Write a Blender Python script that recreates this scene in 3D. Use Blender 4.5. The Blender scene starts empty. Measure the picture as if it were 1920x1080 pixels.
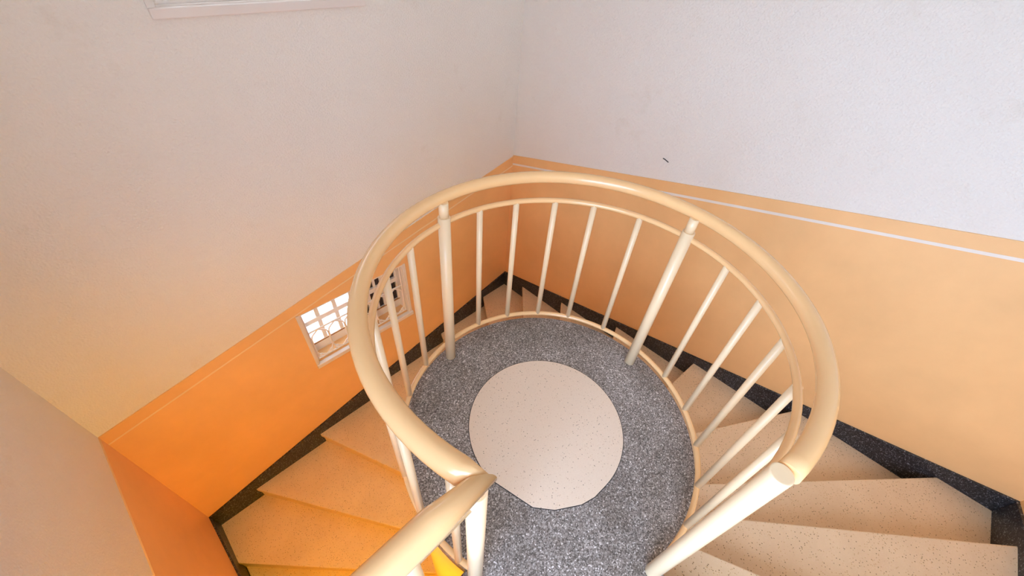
import bpy, bmesh, math, random
from mathutils import Vector, Matrix
random.seed(4)
C = bpy.context.scene.collection
sc = bpy.context.scene
R = math.radians

# ------------------------------------------------------------------ camera
# world: Z up, z = 0 is the landing, axis of the round newel at the origin.
# x runs along the window wall (towards the far corner), y towards the window wall.
F_PX = 741.6
cam_d = bpy.data.cameras.new('camera')
cam = bpy.data.objects.new('camera', cam_d); C.objects.link(cam)
cam_d.sensor_fit = 'HORIZONTAL'; cam_d.sensor_width = 36.0
cam_d.lens = 36.0 * F_PX / 1920.0
cam_d.clip_start = 0.02
fwd = Vector((0.55129, 0.47923, -0.68294)); rgt = Vector((0.70039, -0.71063, 0.06672)); upv = Vector((0.45335, 0.51511, 0.72742))
M3 = Matrix((rgt, upv, -fwd)).transposed()
cam.matrix_world = Matrix.Translation((-0.9049, -0.4688, 1.8156)) @ M3.to_4x4()
sc.camera = cam

# ------------------------------------------------------------------ sky / light / exposure
w = bpy.data.worlds.new('sky'); sc.world = w; w.use_nodes = True
bg = w.node_tree.nodes['Background']
bg.inputs['Color'].default_value = (0.69, 0.89, 1.25, 1); bg.inputs['Strength'].default_value = 7.2
sc.view_settings.view_transform = 'Standard'; sc.view_settings.look = 'None'
sc.view_settings.gamma = 1.0; sc.view_settings.use_curve_mapping = False
sc.view_settings.exposure = 0.20
sc.cycles.diffuse_bounces = 8; sc.cycles.max_bounces = 14
sc.cycles.sample_clamp_indirect = 8.0

def portal(name, loc, rot, sx, sy):
    l = bpy.data.lights.new(name, 'AREA'); l.shape = 'RECTANGLE'; l.size = sx; l.size_y = sy
    l.cycles.is_portal = True
    o = bpy.data.objects.new(name, l); o.location = loc; o.rotation_euler = rot; C.objects.link(o)
    return o

LAMP_COL = (1.0, 0.60, 0.02, 1); LAMP_STR = 170.0

# ------------------------------------------------------------------ dimensions
YL = 1.928     # window wall (left in the picture)
XR = 1.700     # wall on the right
XN = -1.729    # wall at the lower left, with the doorway behind the camera
YB = -2.007    # wall behind the right hand steps
HR = 0.157     # riser
ZTOP = 2.70; ZBOT = -20 * HR
R_DISC = 0.7074; R_RING = 0.7007
DOOR = (-1.93, -0.36, 0.0, 2.42)     # y0,y1,z0,z1 of the doorway in wall_near
W1 = (-1.005, -0.415); W2 = (1.440, 2.04)
W1X = (-0.500, 0.395); W2X = (-0.525, 0.385)

# ------------------------------------------------------------------ helpers
def link(name, me, mat, parent=None, kind=None):
    o = bpy.data.objects.new(name, me)
    if mat is not None: me.materials.append(mat)
    C.objects.link(o)
    if parent is not None: o.parent = parent
    if kind: o['kind'] = kind
    return o
def from_bm(name, bm, mat, parent=None, kind=None, smooth=False):
    bmesh.ops.recalc_face_normals(bm, faces=bm.faces)
    me = bpy.data.meshes.new(name); bm.to_mesh(me); bm.free()
    if smooth: me.polygons.foreach_set('use_smooth', [True] * len(me.polygons))
    return link(name, me, mat, parent, kind)
def tag(o, label, cat, group=None):
    o['label'] = label; o['category'] = cat
    if group: o['group'] = group
    return o
def add_box(bm, x0, x1, y0, y1, z0, z1):
    vs = [bm.verts.new((x, y, z)) for x in (x0, x1) for y in (y0, y1) for z in (z0, z1)]
    for f in ((0,1,3,2),(4,6,7,5),(0,4,5,1),(2,3,7,6),(0,2,6,4),(1,5,7,3)):
        bm.faces.new([vs[i] for i in f])
def add_prism(bm, pts, off):
    """polygon (3d points) swept by the vector off"""
    off = Vector(off); n = len(pts)
    a = [bm.verts.new(Vector(p)) for p in pts]; b = [bm.verts.new(Vector(p) + off) for p in pts]
    bm.faces.new(a); bm.faces.new(list(reversed(b)))
    for i in range(n):
        j = (i + 1) % n; bm.faces.new((a[i], b[i], b[j], a[j]))
def add_tube(bm, pts, r, seg=16, closed=False, caps=True, flat=1.0, rs=None, cut0=None, cut1=None):
    pts = [Vector(p) for p in pts]; n = len(pts); rings = []
    prev = None
    for i, p in enumerate(pts):
        if closed: t = pts[(i + 1) % n] - pts[i - 1]
        elif i == 0: t = pts[1] - pts[0]
        elif i == n - 1: t = pts[-1] - pts[-2]
        else: t = (pts[i + 1] - p).normalized() + (p - pts[i - 1]).normalized()
        t.normalize()
        if prev is None:
            a = Vector((0, 0, 1)) if abs(t.z) < 0.9 else Vector((1, 0, 0))
            s = t.cross(a).normalized()
        else:
            s = (prev - t * prev.dot(t)).normalized()
        prev = s; q = s.cross(t)
        rr = rs[i] if rs else r
        rings.append([bm.verts.new(p + (s * math.cos(2*math.pi*k/seg) + q * (flat * math.sin(2*math.pi*k/seg))) * rr) for k in range(seg)])
    for ring, p, t, cut in ((rings[0], pts[0], pts[1] - pts[0], cut0), (rings[-1], pts[-1], pts[-1] - pts[-2], cut1)):
        if cut is not None:            # mitre: slide the end ring along the tube onto the cutting plane
            cut = Vector(cut); t = t.normalized()
            for v in ring:
                v.co += t * (-(v.co - p).dot(cut) / t.dot(cut))
                e = v.co - p; lim_ = 1.12 * r          # the long point of the mitre is ground off
                if e.length > lim_: v.co = p + e * (lim_ / e.length)
    m = n if closed else n - 1
    for i in range(m):
        A, B = rings[i], rings[(i + 1) % n]
        for k in range(seg):
            l = (k + 1) % seg; bm.faces.new((A[k], A[l], B[l], B[k]))
    if caps and not closed:
        bm.faces.new(list(reversed(rings[0]))); bm.faces.new(rings[-1])
def tube(name, pts, r, mat, parent, **kw):
    bm = bmesh.new(); add_tube(bm, pts, r, **kw)
    o = from_bm(name, bm, mat, parent)
    for p in o.data.polygons: p.use_smooth = len(p.vertices) == 4
    return o
def bevel(o, wd, seg=2):
    m = o.modifiers.new('bevel', 'BEVEL'); m.width = wd; m.segments = seg; m.limit_method = 'ANGLE'; m.angle_limit = R(40)
    return o
def empty(name, loc=(0, 0, 0)):
    o = bpy.data.objects.new(name, None); o.location = loc; o.empty_display_size = 0.1; C.objects.link(o); return o
def cut_x(p0, p1, t): return tuple(p0[i] + (p1[i] - p0[i]) * t for i in range(3))
def circ(r, a, z, c=(0, 0)): return (c[0] + r * math.cos(a), c[1] + r * math.sin(a), z)

# ------------------------------------------------------------------ materials
def new_mat(name):
    m = bpy.data.materials.new(name); m.use_nodes = True
    nt = m.node_tree; b = nt.nodes['Principled BSDF']; return m, nt, b
def nd(nt, t, **kw):
    n = nt.nodes.new(t)
    for k, v in kw.items():
        if k in n.inputs: n.inputs[k].default_value = v
        else: setattr(n, k, v)
    return n
def obj_coord(nt, scale=(1, 1, 1)):
    tc = nt.nodes.new('ShaderNodeNewGeometry')
    mp = nt.nodes.new('ShaderNodeMapping'); mp.inputs['Scale'].default_value = scale
    nt.links.new(tc.outputs['Position'], mp.inputs['Vector']); return mp.outputs['Vector']
def ramp(nt, fac, stops, interp='LINEAR'):
    r = nt.nodes.new('ShaderNodeValToRGB'); r.color_ramp.interpolation = interp
    el = r.color_ramp.elements
    while len(el) < len(stops): el.new(0.5)
    for e, (p, c) in zip(el, stops): e.position = p; e.color = (*c, 1) if len(c) == 3 else c
    nt.links.new(fac, r.inputs['Fac']); return r.outputs['Color']
def mix(nt, a, b, fac, mode='MIX'):
    m = nt.nodes.new('ShaderNodeMix'); m.data_type = 'RGBA'; m.blend_type = mode
    for s, v in ((6, a), (7, b), (0, fac)):
        if hasattr(v, 'is_linked') or hasattr(v, 'links'): nt.links.new(v, m.inputs[s])
        else: m.inputs[s].default_value = (*v, 1) if isinstance(v, tuple) and len(v) == 3 else v
    return m.outputs[2]
def bump(nt, b, h, strength, dist):
    n = nt.nodes.new('ShaderNodeBump'); n.inputs['Strength'].default_value = strength; n.inputs['Distance'].default_value = dist
    nt.links.new(h, n.inputs['Height']); nt.links.new(n.outputs['Normal'], b.inputs['Normal'])

def mat_plaster(name, c0, c1, rough=0.85):
    m, nt, b = new_mat(name); v = obj_coord(nt)
    big = nd(nt, 'ShaderNodeTexNoise', Scale=1.3, Detail=4.0, Roughness=0.6); nt.links.new(v, big.inputs['Vector'])
    col = ramp(nt, big.outputs['Fac'], [(0.3, c0), (0.7, c1)])
    sm = nd(nt, 'ShaderNodeTexNoise', Scale=3.1, Detail=6.0, Roughness=0.7); nt.links.new(v, sm.inputs['Vector'])
    dirt = ramp(nt, sm.outputs['Fac'], [(0.60, (0, 0, 0)), (0.80, (0.35, 0.35, 0.35))])
    col = mix(nt, col, (c0[0]*0.78, c0[1]*0.72, c0[2]*0.62), dirt)
    nt.links.new(col, b.inputs['Base Color']); b.inputs['Roughness'].default_value = rough
    b.inputs['Specular IOR Level'].default_value = 0.25
    f = nd(nt, 'ShaderNodeTexNoise', Scale=150.0, Detail=3.0, Roughness=0.6); nt.links.new(v, f.inputs['Vector'])
    f2 = nd(nt, 'ShaderNodeTexVoronoi', Scale=90.0); nt.links.new(v, f2.inputs['Vector'])
    s = nd(nt, 'ShaderNodeMath', operation='ADD'); nt.links.new(f.outputs['Fac'], s.inputs[0]); nt.links.new(f2.outputs['Distance'], s.inputs[1])
    bump(nt, b, s.outputs[0], 0.6, 0.005)
    return m
def mat_paint(name, c, rough=0.35, vary=0.06, coat=0.0, bmp=0.05, scale=60.0, spec=0.5):
    m, nt, b = new_mat(name); v = obj_coord(nt)
    n = nd(nt, 'ShaderNodeTexNoise', Scale=2.2, Detail=5.0, Roughness=0.6); nt.links.new(v, n.inputs['Vector'])
    lo = tuple(x * (1 - vary) for x in c); hi = tuple(min(1, x * (1 + vary)) for x in c)
    nt.links.new(ramp(nt, n.outputs['Fac'], [(0.3, lo), (0.7, hi)]), b.inputs['Base Color'])
    b.inputs['Roughness'].default_value = rough; b.inputs['Specular IOR Level'].default_value = spec
    b.inputs['Coat Weight'].default_value = coat; b.inputs['Coat Roughness'].default_value = 0.12
    f = nd(nt, 'ShaderNodeTexNoise', Scale=scale, Detail=3.0); nt.links.new(v, f.inputs['Vector'])
    bump(nt, b, f.outputs['Fac'], bmp, 0.004)
    return m
def mat_terrazzo(name, stops, scale, base_mix=None, rough=0.35, cloud=None, spec=0.5):
    """stops: colour of the chips by their share of the surface"""
    m, nt, b = new_mat(name); v = obj_coord(nt)
    vo = nd(nt, 'ShaderNodeTexVoronoi', Scale=scale); nt.links.new(v, vo.inputs['Vector'])
    sep = nt.nodes.new('ShaderNodeSeparateColor'); nt.links.new(vo.outputs['Color'], sep.inputs['Color'])
    chip = ramp(nt, sep.outputs['Red'], stops, 'CONSTANT')
    col = chip
    if base_mix is not None:     # chips only near their seed, the binder between them
        k = ramp(nt, vo.outputs['Distance'], [(0.30, (1, 1, 1)), (0.42, (0, 0, 0))])
        col = mix(nt, base_mix, chip, k)
    if cloud:
        n = nd(nt, 'ShaderNodeTexNoise', Scale=cloud[0], Detail=4.0, Roughness=0.65); nt.links.new(v, n.inputs['Vector'])
        col = mix(nt, col, ramp(nt, n.outputs['Fac'], [(0.35, cloud[1]), (0.65, cloud[2])]), 1.0, 'MULTIPLY')
    nt.links.new(col, b.inputs['Base Color']); b.inputs['Roughness'].default_value = rough
    b.inputs['Specular IOR Level'].default_value = spec
    f = nd(nt, 'ShaderNodeTexNoise', Scale=55.0, Detail=3.0); nt.links.new(v, f.inputs['Vector'])
    bump(nt, b, f.outputs['Fac'], 0.06, 0.003)
    return m

M_white = mat_plaster('off white stucco', (0.85, 0.82, 0.755), (0.88, 0.86, 0.80))
M_dado = mat_paint('orange gloss paint', (0.91, 0.55, 0.235), rough=0.5, bmp=0.10, scale=45, spec=0.8)
M_stripe = mat_paint('pale line paint', (0.86, 0.80, 0.72), rough=0.5)
M_stripe_l = mat_paint('pale orange line paint', (0.94, 0.72, 0.46), rough=0.5)
M_rail = mat_paint('cream orange enamel', (0.96, 0.61, 0.29), rough=0.22, coat=0.5, bmp=0.04, scale=25, vary=0.03)
M_bal = mat_paint('cream enamel', (0.95, 0.74, 0.47), rough=0.3, coat=0.3, bmp=0.05, scale=40, vary=0.03)
M_grey = mat_terrazzo('dark grey terrazzo', [(0, (0.12, 0.104, 0.09)), (0.24, (0.24, 0.212, 0.19)), (0.58, (0.37, 0.335, 0.305)), (0.86, (0.53, 0.495, 0.46)), (0.96, (0.82, 0.79, 0.76))], 235,
                      cloud=(3.0, (0.72, 0.70, 0.68), (1.1, 1.1, 1.12)), rough=0.38)
M_skirt = mat_terrazzo('black terrazzo', [(0, (0.012, 0.011, 0.012)), (0.45, (0.03, 0.029, 0.032)), (0.75, (0.06, 0.06, 0.065)), (0.92, (0.22, 0.225, 0.24))], 200, rough=0.4)
M_inlay = mat_terrazzo('cream terrazzo', [(0, (0.78, 0.64, 0.50)), (0.5, (0.83, 0.69, 0.55)), (0.88, (0.66, 0.50, 0.36)), (0.955, (0.26, 0.19, 0.13))], 170, base_mix=(0.82, 0.675, 0.53), rough=0.4)
M_tread = mat_terrazzo('beige terrazzo', [(0, (0.84, 0.64, 0.44)), (0.45, (0.87, 0.68, 0.48)), (0.80, (0.66, 0.44, 0.22)), (0.92, (0.24, 0.14, 0.05))], 150, base_mix=(0.85, 0.66, 0.43), rough=0.45,
                       cloud=(2.5, (0.90, 0.88, 0.85), (1, 1, 1)))
M_frame = mat_paint('white window paint', (0.82, 0.77, 0.72), rough=0.4)
M_grille = mat_paint('white iron enamel', (0.86, 0.80, 0.74), rough=0.35)
M_sash_shadow = mat_paint('brown sash shadow', (0.35, 0.17, 0.06), rough=0.6)  # colour of the shadow strip painted on the sash
M_joint = mat_paint('dark joint', (0.03, 0.028, 0.026), rough=0.8)
M_conc = mat_paint('pale concrete', (0.55, 0.54, 0.52), rough=0.9)
M_dark = mat_paint('dark tinted glass', (0.03, 0.025, 0.03), rough=0.08)
def mat_frost():
    m, nt, b = new_mat('frosted glass')
    out = nt.nodes['Material Output']
    tr = nt.nodes.new('ShaderNodeBsdfTranslucent'); tr.inputs['Color'].default_value = (0.95, 0.95, 0.95, 1)
    v = obj_coord(nt); n = nd(nt, 'ShaderNodeTexNoise', Scale=40.0, Detail=3.0); nt.links.new(v, n.inputs['Vector'])
    nt.links.new(ramp(nt, n.outputs['Fac'], [(0.35, (0.86, 0.78, 0.70)), (0.6, (0.97, 0.90, 0.82))]), tr.inputs['Color'])
    gl = nt.nodes.new('ShaderNodeBsdfGlossy'); gl.inputs['Roughness'].default_value = 0.15
    mx = nt.nodes.new('ShaderNodeMixShader'); mx.inputs['Fac'].default_value = 0.06
    nt.links.new(tr.outputs[0], mx.inputs[1]); nt.links.new(gl.outputs[0], mx.inputs[2]); nt.links.new(mx.outputs[0], out.inputs['Surface'])
    return m
M_frost = mat_frost()

# ------------------------------------------------------------------ walls
TW = 0.20
def struct_box(name, mat, *a):
    bm = bmesh.new(); add_box(bm, *a); return from_bm(name, bm, mat, kind='structure')
# window wall: blocks round the two openings, one mesh
bm = bmesh.new()
y0, y1 = YL, YL + TW
ZS = 0.5                                   # the wall above and below this height has its own opening
for (xa, xb), za, zb, (wa_, wb_) in ((W1X, ZBOT - .2, ZS, W1), (W2X, ZS, ZTOP, W2)):
    add_box(bm, XN - TW, xa, y0, y1, za, zb); add_box(bm, xb, XR + TW, y0, y1, za, zb)
    add_box(bm, xa, xb, y0, y1, za, wa_); add_box(bm, xa, xb, y0, y1, wb_, zb)
WX0, WX1 = W1X
wall_left = from_bm('wall_left', bm, M_white, kind='structure')
wall_right = struct_box('wall_right', M_white, XR, XR + TW, YB - TW, YL, ZBOT - .2, ZTOP)
bm = bmesh.new()
add_box(bm, XN - TW, XN, DOOR[1], YL, ZBOT - .2, ZTOP)
add_box(bm, XN - TW, XN, YB - TW, DOOR[0], ZBOT - .2, ZTOP)
add_box(bm, XN - TW, XN, DOOR[0], DOOR[1], ZBOT - .2, -0.2)
add_box(bm, XN - TW, XN, DOOR[0], DOOR[1], DOOR[3], ZTOP)
wall_near = from_bm('wall_near', bm, M_white, kind='structure')
wall_back = struct_box('wall_back', M_white, XN, XR, YB - TW, YB, ZBOT - .2, ZTOP)
ceiling = struct_box('ceiling', M_white, XN - TW, XR + TW, YB - TW, YL + TW, ZTOP, ZTOP + .15)
floor = struct_box('floor', M_tread, XN, XR, YB, YL, ZBOT - .2, ZBOT)
ground = struct_box('ground', M_conc, -30, 30, -30, 30, ZBOT - .5, ZBOT - .25)
walkway = struct_box('floor_walkway', M_conc, XN - 1.6, XN - .001, YB - .8, 0.6, -0.2, -0.004)

# dado: painted band of the wall, a few mm proud, sloping with the stairs
def dl(x): return 0.185 + (x - XR) * 0.2245          # top edge on the window wall
def dr(y): return 0.195 + (YL - y) * 0.2405          # on the right wall
def dn(y): return dl(XN) - (YL - y) * 0.155          # on the near wall
def db(x): return dr(YB) + (XR - x) * 0.2            # on the back wall
TD = 0.004
def clip_poly(poly, a, b, c):
    """keep a*s+b*z<=c of a 2d polygon"""
    out = []
    for i in range(len(poly)):
        p, q = poly[i], poly[(i + 1) % len(poly)]
        fp, fq = a*p[0] + b*p[1] - c, a*q[0] + b*q[1] - c
        if fp <= 0: out.append(p)
        if (fp < 0 < fq) or (fq < 0 < fp):
            t = fp / (fp - fq); out.append((p[0] + (q[0]-p[0])*t, p[1] + (q[1]-p[1])*t))
    return out
# window wall dado with the window hole
ZD = ZBOT - .1
pieces = [[(XN, ZD), (WX0, ZD), (WX0, dl(WX0)), (XN, dl(XN))],
          [(WX1, ZD), (XR, ZD), (XR, dl(XR)), (WX1, dl(WX1))],
          [(WX0, ZD), (WX1, ZD), (WX1, W1[0]), (WX0, W1[0])],
          [(WX0, W1[1]), (WX1, W1[1]), (WX1, dl(WX1)), (WX0, dl(WX0))]]
bm = bmesh.new()
for p in pieces: add_prism(bm, [(s, YL, z) for s, z in p], (0, -TD, 0))
from_bm('dado_panel', bm, M_dado, wall_left)
bm = bmesh.new(); add_prism(bm, [(XR, YB, ZD), (XR, YL - TD, ZD), (XR, YL - TD, dr(YL)), (XR, YB, dr(YB))], (-TD, 0, 0))
from_bm('dado_panel', bm, M_dado, wall_right)
bm = bmesh.new(); add_prism(bm, [(XN, DOOR[1], ZD), (XN, YL - TD, ZD), (XN, YL - TD, dn(YL)), (XN, DOOR[1], dn(DOOR[1]))], (TD, 0, 0))
from_bm('dado_panel', bm, M_dado, wall_near)
bm = bmesh.new(); add_prism(bm, [(XR - TD, YB, ZD), (XN, YB, ZD), (XN, YB, db(XN)), (XR - TD, YB, db(XR))], (0, TD, 0))
from_bm('dado_panel', bm, M_dado, wall_back)
# the pale line below the top edge
def stripe(parent, mat, a, b, off, drop, hgt):
    bm = bmesh.new(); off = Vector(off)
    a = Vector(a); b = Vector(b)
    add_prism(bm, [a - Vector((0, 0, drop + hgt)), b - Vector((0, 0, drop + hgt)), b - Vector((0, 0, drop)), a - Vector((0, 0, drop))], off)
    return from_bm('dado_line', bm, mat, parent)
stripe(wall_right, M_stripe, (XR - TD, YB, dr(YB)), (XR - TD, YL - TD, dr(YL)), (-.0015, 0, 0), 0.072, 0.017)
stripe(wall_left, M_stripe_l, (XN, YL - TD, dl(XN)), (XR - TD, YL - TD, dl(XR)), (0, -.0015, 0), 0.082, 0.011)
# narrow rim along the top edge
def rim(parent, a, b, off):
    bm = bmesh.new(); a = Vector(a); b = Vector(b); h = Vector((0, 0, .006))
    add_prism(bm, [a - h, b - h, b + h, a + h], off); return from_bm('dado_rim', bm, M_dado, parent)
rim(wall_right, (XR, YB, dr(YB)), (XR, YL - TD, dr(YL)), (-.007, 0, 0))
rim(wall_left, (XN, YL, dl(XN)), (XR, YL, dl(XR)), (0, -.007, 0))
rim(wall_near, (XN, DOOR[1], dn(DOOR[1])), (XN, YL, dn(YL)), (.007, 0, 0))
# old nail scratch on the right wall
bm = bmesh.new(); add_tube(bm, [(XR - .001, 0.545, .688), (XR - .003, 0.53, .687), (XR - .001, 0.50, .676)], .003, seg=6)
from_bm('chip_mark', bm, M_joint, wall_right)

# baseboards: dark terrazzo with straight sloping top
TB = 0.018
def sr(y): return -0.317 - (y - YB) * 0.2317
def sl(x): return -1.229 - (XR - x) * 0.224
def sn(y): return sl(XN) - (YL - y) * 0.186
def sb(x): return -0.317 + (XR - x) * 0.20
def base(name, pts, off):
    bm = bmesh.new(); add_prism(bm, pts, off); return bevel(from_bm(name, bm, M_skirt, kind='structure'), .003, 2)
base('baseboard_right', [(XR, YB, sr(YB) - .55), (XR, YL, sr(YL) - .55), (XR, YL, sr(YL)), (XR, YB, sr(YB))], (-TB, 0, 0))
base('baseboard_left', [(XN, YL, sl(XN) - .55), (XR - TB, YL, sl(XR) - .55), (XR - TB, YL, sl(XR)), (XN, YL, sl(XN))], (0, -TB, 0))
base('baseboard_near', [(XN, YB, sn(YB) - .55), (XN, YL - TB, sn(YL) - .55), (XN, YL - TB, sn(YL)), (XN, YB, sn(YB))], (TB, 0, 0))
base('baseboard_back', [(XN + .3, YB, sb(XN+.3) - .75), (XR - TB, YB, sb(XR) - .75), (XR - TB, YB, sb(XR)), (XN + .3, YB, sb(XN+.3))], (0, TB, 0))

# ------------------------------------------------------------------ staircase
stair = empty('winding_staircase', (0, 0, ZBOT))
tag(stair, 'winding terrazzo staircase with beige treads round an orange newel drum', 'staircase')
INV = Matrix.Translation((0, 0, -ZBOT))
def child(name, bm, mat, parent=stair):
    bmesh.ops.transform(bm, matrix=INV, verts=bm.verts); return from_bm(name, bm, mat, parent)
RC = 0.675
# nosing lines: (angle at the newel in the survey frame of u,v ; wall point u,v)  u = world y, v = world x
nos = {0: (-167.0, (YB, -0.15)), 1: (175.6, (YB, 0.622)), 2: (161.0, (YB, 1.386)), 3: (144.4, (-1.735, XR)),
       4: (119.0, (-1.005, XR)), 5: (106.0, (-0.288, XR)), 6: (88.5, (0.436, XR)), 7: (64.0, (1.081, XR)),
       8: (47.0, (1.63, XR)), 9: (36.0, (YL, 1.344)), 10: (20.4, (YL, 0.722)), 11: (1.0, (YL, -0.02)),
       12: (-18.1, (YL, -0.74)), 13: (-43.5, (YL, -1.373)), 14: (-62.0, (1.526, XN)), 15: (-79.0, (0.70, XN)),
       16: (-97.0, (-0.02, XN)), 17: (-115.0, (-0.75, XN)), 18: (-135.0, (-1.45, XN)), 19: (-153.0, (YB, -1.2))}
def nline(k):
    a, (wu, wv) = nos[k]; a = R(a)
    return Vector((RC * math.sin(a), RC * math.cos(a), 0)), Vector((wv, wu, 0))   # world x = v, y = u
corners = {3: Vector((XR, YB, 0)), 9: Vector((XR, YL, 0)), 14: Vector((XN, YL, 0)), 19: Vector((XN, YB, 0))}
def side(a, b):
    d = (b - a).normalized(); return Vector((-d.y, d.x, 0))
for k in range(1, 20):
    i0, w0 = nline(k - 1); i1, w1 = nline(k)
    d0 = side(i0, w0); d1 = side(i1, w1)           # towards the next step when positive
    mid0 = (i0 + w0) / 2; mid1 = (i1 + w1) / 2
    if d0.dot(mid1 - mid0) < 0: d0 = -d0
    if d1.dot(mid1 - mid0) < 0: d1 = -d1
    z = -k * HR
    a, b = i0 - d0 * .03, w0 - d0 * .03
    c, d = w1, i1
    lim = lambda p: Vector((min(max(p.x, XN + .012), XR - .012), min(max(p.y, YB + .012), YL - .012), 0))
    b, c = lim(b), lim(c)
    # arc along the newel
    a0 = math.atan2(a.y, a.x); a1 = math.atan2(d.y, d.x); da = (a1 - a0 + math.pi) % (2 * math.pi) - math.pi
    arc = [Vector((RC * math.cos(a1 - da * t / 4), RC * math.sin(a1 - da * t / 4), 0)) for t in range(0, 5)]
    poly = [b] + ([lim(corners[k])] if k in corners else []) + [c] + arc
    bm = bmesh.new(); add_prism(bm, [Vector((p.x, p.y, z)) for p in poly], (0, 0, -0.045))
    t = child('tread', bm, M_tread); bevel(t, .006, 2)
    # riser under the nosing of this tread, set back a little
    nz = -(k + 1) * HR if k < 19 else ZBOT
    p0, p1 = i1 - d1 * .018, lim(w1 - d1 * .018)
    q1, q0 = lim(w1 - d1 * .05), i1 - d1 * .05
    bm = bmesh.new(); add_prism(bm, [Vector((p.x, p.y, z - .04)) for p in (p0, p1, q1, q0)], (0, 0, nz - (z - .04) - .02))
    child('riser', bm, M_tread, t)
# newel drum
bm = bmesh.new(); N = 96
add_prism(bm, [circ(0.688, 2 * math.pi * i / N, ZBOT) for i in range(N)], (0, 0, -ZBOT - 0.07))
o = child('newel_drum', bm, M_dado); 
for p in o.data.polygons: p.use_smooth = len(p.vertices) == 4
# landing slab: the round end of the newel and the corner it runs into
UE = -0.175; VE = -0.150           # straight edges (y = UE over the lower flight, x = VE at the first step)
aE = math.acos(VE / R_DISC)        # world angle where the arc meets x = VE at negative y
a_start = -math.acos(VE / R_DISC); a_end = math.pi + math.asin(-UE / R_DISC)
pts = []
n = 120
for i in range(n + 1):
    a = a_start + (a_end - a_start) * i / n; pts.append((R_DISC * math.cos(a), R_DISC * math.sin(a), 0))
pts += [(XN + .012, UE, 0), (XN + .012, YB + .012, 0), (VE, YB + .012, 0)]
bm = bmesh.new(); add_prism(bm, pts, (0, 0, -0.07))
slab = child('landing_slab', bm, M_grey); bevel(slab, .006, 2)
# beam below the straight part of the landing, riser below its edge
bm = bmesh.new(); add_box(bm, XN + .012, VE - .02, YB + .012, UE - .01, -.20, -.07); child('landing_beam', bm, M_dado)
bm = bmesh.new(); add_box(bm, VE - .05, VE - .018, YB + .012, -.66, -.17, -.065); child('riser', bm, M_tread)
# cream inlay with a dark joint
ci = (-0.012, 0.004)
ip = []
for i in range(96):
    a = 2 * math.pi * i / 96; ip.append([ci[0] + 0.379 * math.cos(a), ci[1] + 0.379 * math.sin(a)])
# the edge towards the landing is a straight cut between three points
ipc = []
for x, y in ip:
    # chords (world x=v, y=u): (-.392,-.002) - (-.337,-.207) - (-.279,-.277) - (-.18,-.344)
    a = math.degrees(math.atan2(y, x)) % 360
    if 181 < a < 264: continue
    ipc.append((a, x, y))
for x, y in ((-.340, -.207), (-.281, -.279), (-.182, -.346), (-.115, -.368)): ipc.append((math.degrees(math.atan2(y, x)) % 360, x, y))
ipc.sort()
bm = bmesh.new(); add_prism(bm, [(x * 1.009, y * 1.009, -.01) for a, x, y in ipc], (0, 0, .0112)); j = child('inlay_joint', bm, M_joint, slab)
bm = bmesh.new(); add_prism(bm, [(x, y, -.01) for a, x, y in ipc], (0, 0, .0125)); child('inlay', bm, M_inlay, slab)
# the joint and inlay are sub-parts of the slab: slab has identity transform below the stair empty

# ------------------------------------------------------------------ railing
rail = empty('stair_railing', (0, 0, 0))
tag(rail, 'cream painted steel tube railing curving round the grey landing disc', 'railing')
ZT = 0.95; RT = 0.7179; ZM = 0.8376; ZB = 0.0475
def W(deg):      # survey angle (0 = right of view) to world angle:  x = v, y = u
    r_ = R(deg); X, Y = math.cos(r_), math.sin(r_); az = R(49)
    v = X * math.cos(az) + Y * math.sin(az); u = -X * math.sin(az) + Y * math.cos(az)
    return math.atan2(u, v)
A_R = -54.8; A_L = 360 - 112.2
def arc3(r, a0, a1, z, n): return [circ(r, W(a0 + (a1 - a0) * i / n), z) for i in range(n + 1)]
hr_pts = arc3(RT, A_R, A_L, ZT, 90)
aL = W(A_L); MIT = (Vector((-math.sin(aL), math.cos(aL), 0)) + Vector((-1, 0, 0))).normalized()
tube('handrail', hr_pts, 0.0265, M_rail, rail, seg=24, cut1=MIT, rs=[0.0265 + 0.0055 * max(0, (i - 70) / 20) for i in range(91)])
tube('middle_rail', arc3(R_RING, A_R + 1.5, A_L - 1, ZM, 90), 0.0125, M_rail, rail, seg=12)
tube('bottom_rail', arc3(R_RING, A_R + 1.5, A_L - 1, ZB, 90), 0.0125, M_rail, rail, seg=12)
def baluster(a):
    p = circ(R_RING + .002, W(a), 0)
    return tube('baluster', [(p[0], p[1], ZB - .004), (p[0], p[1], ZM)], 0.0145, M_bal, rail, seg=12)
for a in (126.6, 111.3, 95.6, 80.3, 62.2, 26.0, 9.4, -6.0, -21.9, -37.2, 159.8, 175.6, 191.6, 207.6, 223.4, 240.5): baluster(a)
def post(foot, top, r=0.027):
    f = Vector((foot[0], foot[1], 0)); t = Vector((top[0], top[1], ZT)); 
    at = lambda z: f + (t - f) * (z / ZT)
    o = tube('post', [at(0), at(ZM + .035)], r, M_bal, rail, seg=20)
    tube('post_neck', [at(ZM + .034), at(ZT - .012)], r * .78, M_bal, o, seg=16)
    return o
def uv(u, v): return (v, u)
c1 = circ(0.698, W(142.6), 0); c2 = circ(0.698, W(43.6), 0)
post(uv(0.641, -0.097), c1[:2]); post(uv(-0.076, 0.629), c2[:2])
# end post at the head of the steps: the handrail dies into its side, flat cap on top
o = bevel(tube('end_post', [(-0.177, -0.686, 0), (-0.197, -0.684, 0.968)], 0.0265, M_bal, rail, seg=28), .004, 3)
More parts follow.
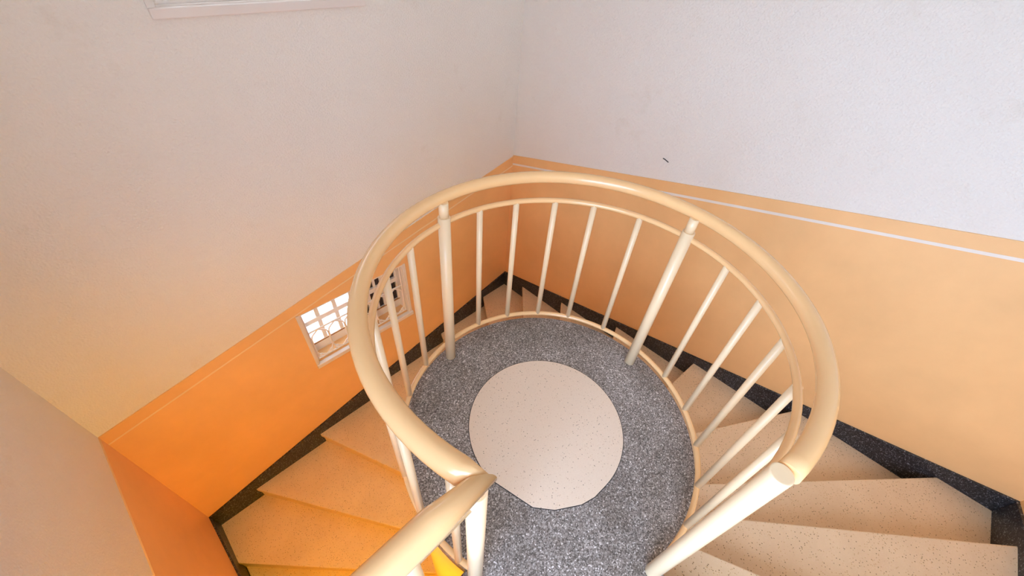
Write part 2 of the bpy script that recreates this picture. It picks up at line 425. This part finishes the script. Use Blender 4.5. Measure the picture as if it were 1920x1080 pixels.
# corner post of the landing side
pc = Vector((-0.683, -0.226, 0))
o = tube('corner_post', [(pc.x, pc.y, 0), (pc.x, pc.y, 0.90)], 0.0265, M_bal, rail, seg=24)
tube('post_neck', [(pc.x, pc.y, .90), (pc.x + .006, pc.y + .002, ZT - .01)], 0.021, M_rail, o, seg=16)
# straight rail along the landing edge over the lower flight
tube('landing_handrail', [hr_pts[-1], (-0.80, -0.228, ZT), (XN + .002, -0.224, ZT)], 0.034, M_rail, rail, seg=24, cut0=MIT)
tube('landing_middle_rail', [(pc.x, pc.y, ZM), (XN + .002, -0.224, ZM)], 0.0125, M_bal, rail, seg=12)
tube('landing_bottom_rail', [(pc.x, pc.y, ZB + .01), (XN + .002, -0.224, ZB + .01)], 0.0125, M_bal, rail, seg=12)
o = tube('post', [(-0.868, -0.226, 0), (-0.868, -0.226, ZT - .02)], 0.0245, M_bal, rail, seg=20)
for x in (-1.00, -1.13, -1.26, -1.39, -1.52, -1.64):
    tube('baluster', [(x, -0.225, ZB + .01), (x, -0.225, ZM)], 0.0145, M_bal, rail, seg=12)

# ------------------------------------------------------------------ windows
def window(name, z0, z1, WX0, WX1, dark):
    win = empty(name, ((WX0 + WX1) / 2, YL, z0)); win['kind'] = 'structure'
    T = Matrix.Translation((-(WX0 + WX1) / 2, -YL, -z0))
    def part(nm, bm, mat, parent=win):
        bmesh.ops.transform(bm, matrix=T, verts=bm.verts); return from_bm(nm, bm, mat, parent)
    yo = YL + 0.13; lin = 0.010         # plane of the sash, thickness of the lining
    bm = bmesh.new()
    add_box(bm, WX0, WX0 + lin, YL - .004, YL + TW, z0, z1); add_box(bm, WX1 - lin, WX1, YL - .004, YL + TW, z0, z1)
    add_box(bm, WX0 + lin, WX1 - lin, YL - .004, YL + TW, z1 - lin, z1)
    part('reveal', bm, M_frame)
    bm = bmesh.new(); add_box(bm, WX0 - .02, WX1 + .03, YL - .024, YL + .016, z0 - .030, z0 + .010)
    bevel(part('sill_edge', bm, M_frame), .005)
    bm = bmesh.new(); add_box(bm, WX0 + lin, WX1 - lin, YL + .016, YL + TW, z0, z0 + .008); part('sill', bm, M_dado if z0 < 0 else M_frame)
    for sgn, x in ((-1, WX0), (1, WX1)):
        bm = bmesh.new(); xa, xb = sorted((x, x + sgn * .020)); add_box(bm, xa, xb, YL - .012, YL, z0 + .010, z1 + .004); part('surround', bm, M_frame)
    # sash: bottom, middle and top rails with six lights across
    xs = [WX0 + lin + (WX1 - WX0 - 2 * lin) * i / 6 for i in range(7)]
    zb = z0 + (z1 - z0) * 0.60; bz = z0 + .11
    fr = bmesh.new()
    add_box(fr, WX0 + lin, WX1 - lin, yo, yo + .03, z0 + .008, bz); add_box(fr, WX0 + lin, WX1 - lin, yo, yo + .03, z1 - .03, z1 - lin)
    add_box(fr, WX0 + lin, WX1 - lin, yo - .012, yo + .03, zb - .022, zb + .022)
    for i, x in enumerate(xs): add_box(fr, x - .016, x + .016, yo - .005, yo + .029, bz, z1 - .03)
    fo = part('sash', fr, M_frame)
    bm = bmesh.new(); add_box(bm, WX0 + lin, WX1 - lin, yo - .006, yo, bz - .012, bz); part('shadow_strip', bm, M_sash_shadow, fo)  # shadow at the sash's bottom rail, put in as a brown strip
    for i in range(6):
        if i in dark:                   # narrow bars over dark glass
            for q in (1,):
                x = xs[i] + (xs[i + 1] - xs[i]) * q / 2
                bm = bmesh.new(); add_box(bm, x - .011, x + .011, yo - .004, yo + .011, bz, z1 - .03); part('bar', bm, M_frame, fo)
        for za, zc in ((bz - .002, zb - .02), (zb + .02, z1 - .028)):
            bm = bmesh.new()
            add_box(bm, xs[i] + .014, xs[i + 1] - .014, yo + .012, yo + .017, za, zc)
            part('pane', bm, M_dark if i in dark else M_frost, fo)
    # wrought iron grille: stretched hexagons with curled feet, in front of the sash
    yg = YL + .035; rr = .0075
    bm = bmesh.new()
    for x in (WX0 + .020, WX1 - .020): add_tube(bm, [(x, yg, z0 + .012), (x, yg, z1 - .012)], rr, seg=8)
    for z in (z0 + .020, zb - .015): add_tube(bm, [(WX0 + .014, yg, z), (WX1 - .014, yg, z)], rr, seg=8)
    gr = part('grille', bm, M_grille)
    nh = 6; cw = (WX1 - WX0 - .05) / nh; zl, zh = z0 + .02, zb - .015
    for c_ in range(nh):
        cx = WX0 + .025 + cw * (c_ + .5); cz = (zl + zh) / 2; hx = cw * .5; hz = (zh - zl) * .5
        half = [(0, -1), (.45, -.86), (.86, -.70), (.97, -.52), (1.0, -.2), (1.0, .2), (.97, .52), (.86, .70), (.45, .86), (0, 1)]
        full = [(cx + a * hx * .97, cz + b * hz * .97) for a, b in half] + [(cx - a * hx * .97, cz + b * hz * .97) for a, b in reversed(half[1:-1])]
        bm = bmesh.new(); add_tube(bm, [(x, yg, z) for x, z in full], rr * .8, seg=6, closed=True); part('hexagon', bm, M_grille, gr)
        for sg in (-1, 1):              # curls in the lower corners of each cell
            sp = []
            for q in range(13):
                a = R(-90 + q * 36); rad = .020 * (1 - q / 16)
                sp.append((cx + sg * (hx * .62 + rad * math.cos(a)), yg, zl + .030 + rad * math.sin(a)))
            bm = bmesh.new(); add_tube(bm, sp, rr * .6, seg=6); part('curl', bm, M_grille, gr)
    return win
window('window_1', *W1, *W1X, (3, 4, 5)); window('window_2', *W2, *W2X, ())

# daylight enters by the doorway behind the camera and the two windows (sampling portals, they give no light of their own)
portal('door_portal', (XN - TW - .02, (DOOR[0] + DOOR[1]) / 2, DOOR[3] / 2), (0, R(-90), 0), DOOR[3], DOOR[1] - DOOR[0])

# ------------------------------------------------------------------ tungsten lamp under the landing
def lamp(loc):
    root = empty('ceiling_lamp', loc)
    tag(root, 'round glass ceiling lamp glowing warm below the landing slab', 'lamp')
    bm = bmesh.new(); N = 40
    add_prism(bm, [circ(0.14, 2 * math.pi * i / N, -.03) for i in range(N)], (0, 0, .03)); from_bm('base', bm, M_frame, root)
    bm = bmesh.new(); rings = []
    for j in range(7):
        t = R(90 * j / 7); rings.append([bm.verts.new(circ(.12 * math.cos(t), 2 * math.pi * i / N, -.03 - .075 * math.sin(t))) for i in range(N)])
    tip = bm.verts.new((0, 0, -.105))
    for a_, b_ in zip(rings, rings[1:]):
        for i in range(N): bm.faces.new((a_[i], a_[(i + 1) % N], b_[(i + 1) % N], b_[i]))
    for i in range(N): bm.faces.new((rings[-1][i], rings[-1][(i + 1) % N], tip))
    m, nt, b = new_mat('lit opal glass'); b.inputs['Base Color'].default_value = (.9, .8, .6, 1)
    b.inputs['Emission Color'].default_value = LAMP_COL; b.inputs['Emission Strength'].default_value = LAMP_STR
    from_bm('dome', bm, m, root, smooth=True)
lamp((-1.56, -0.44, -0.2))
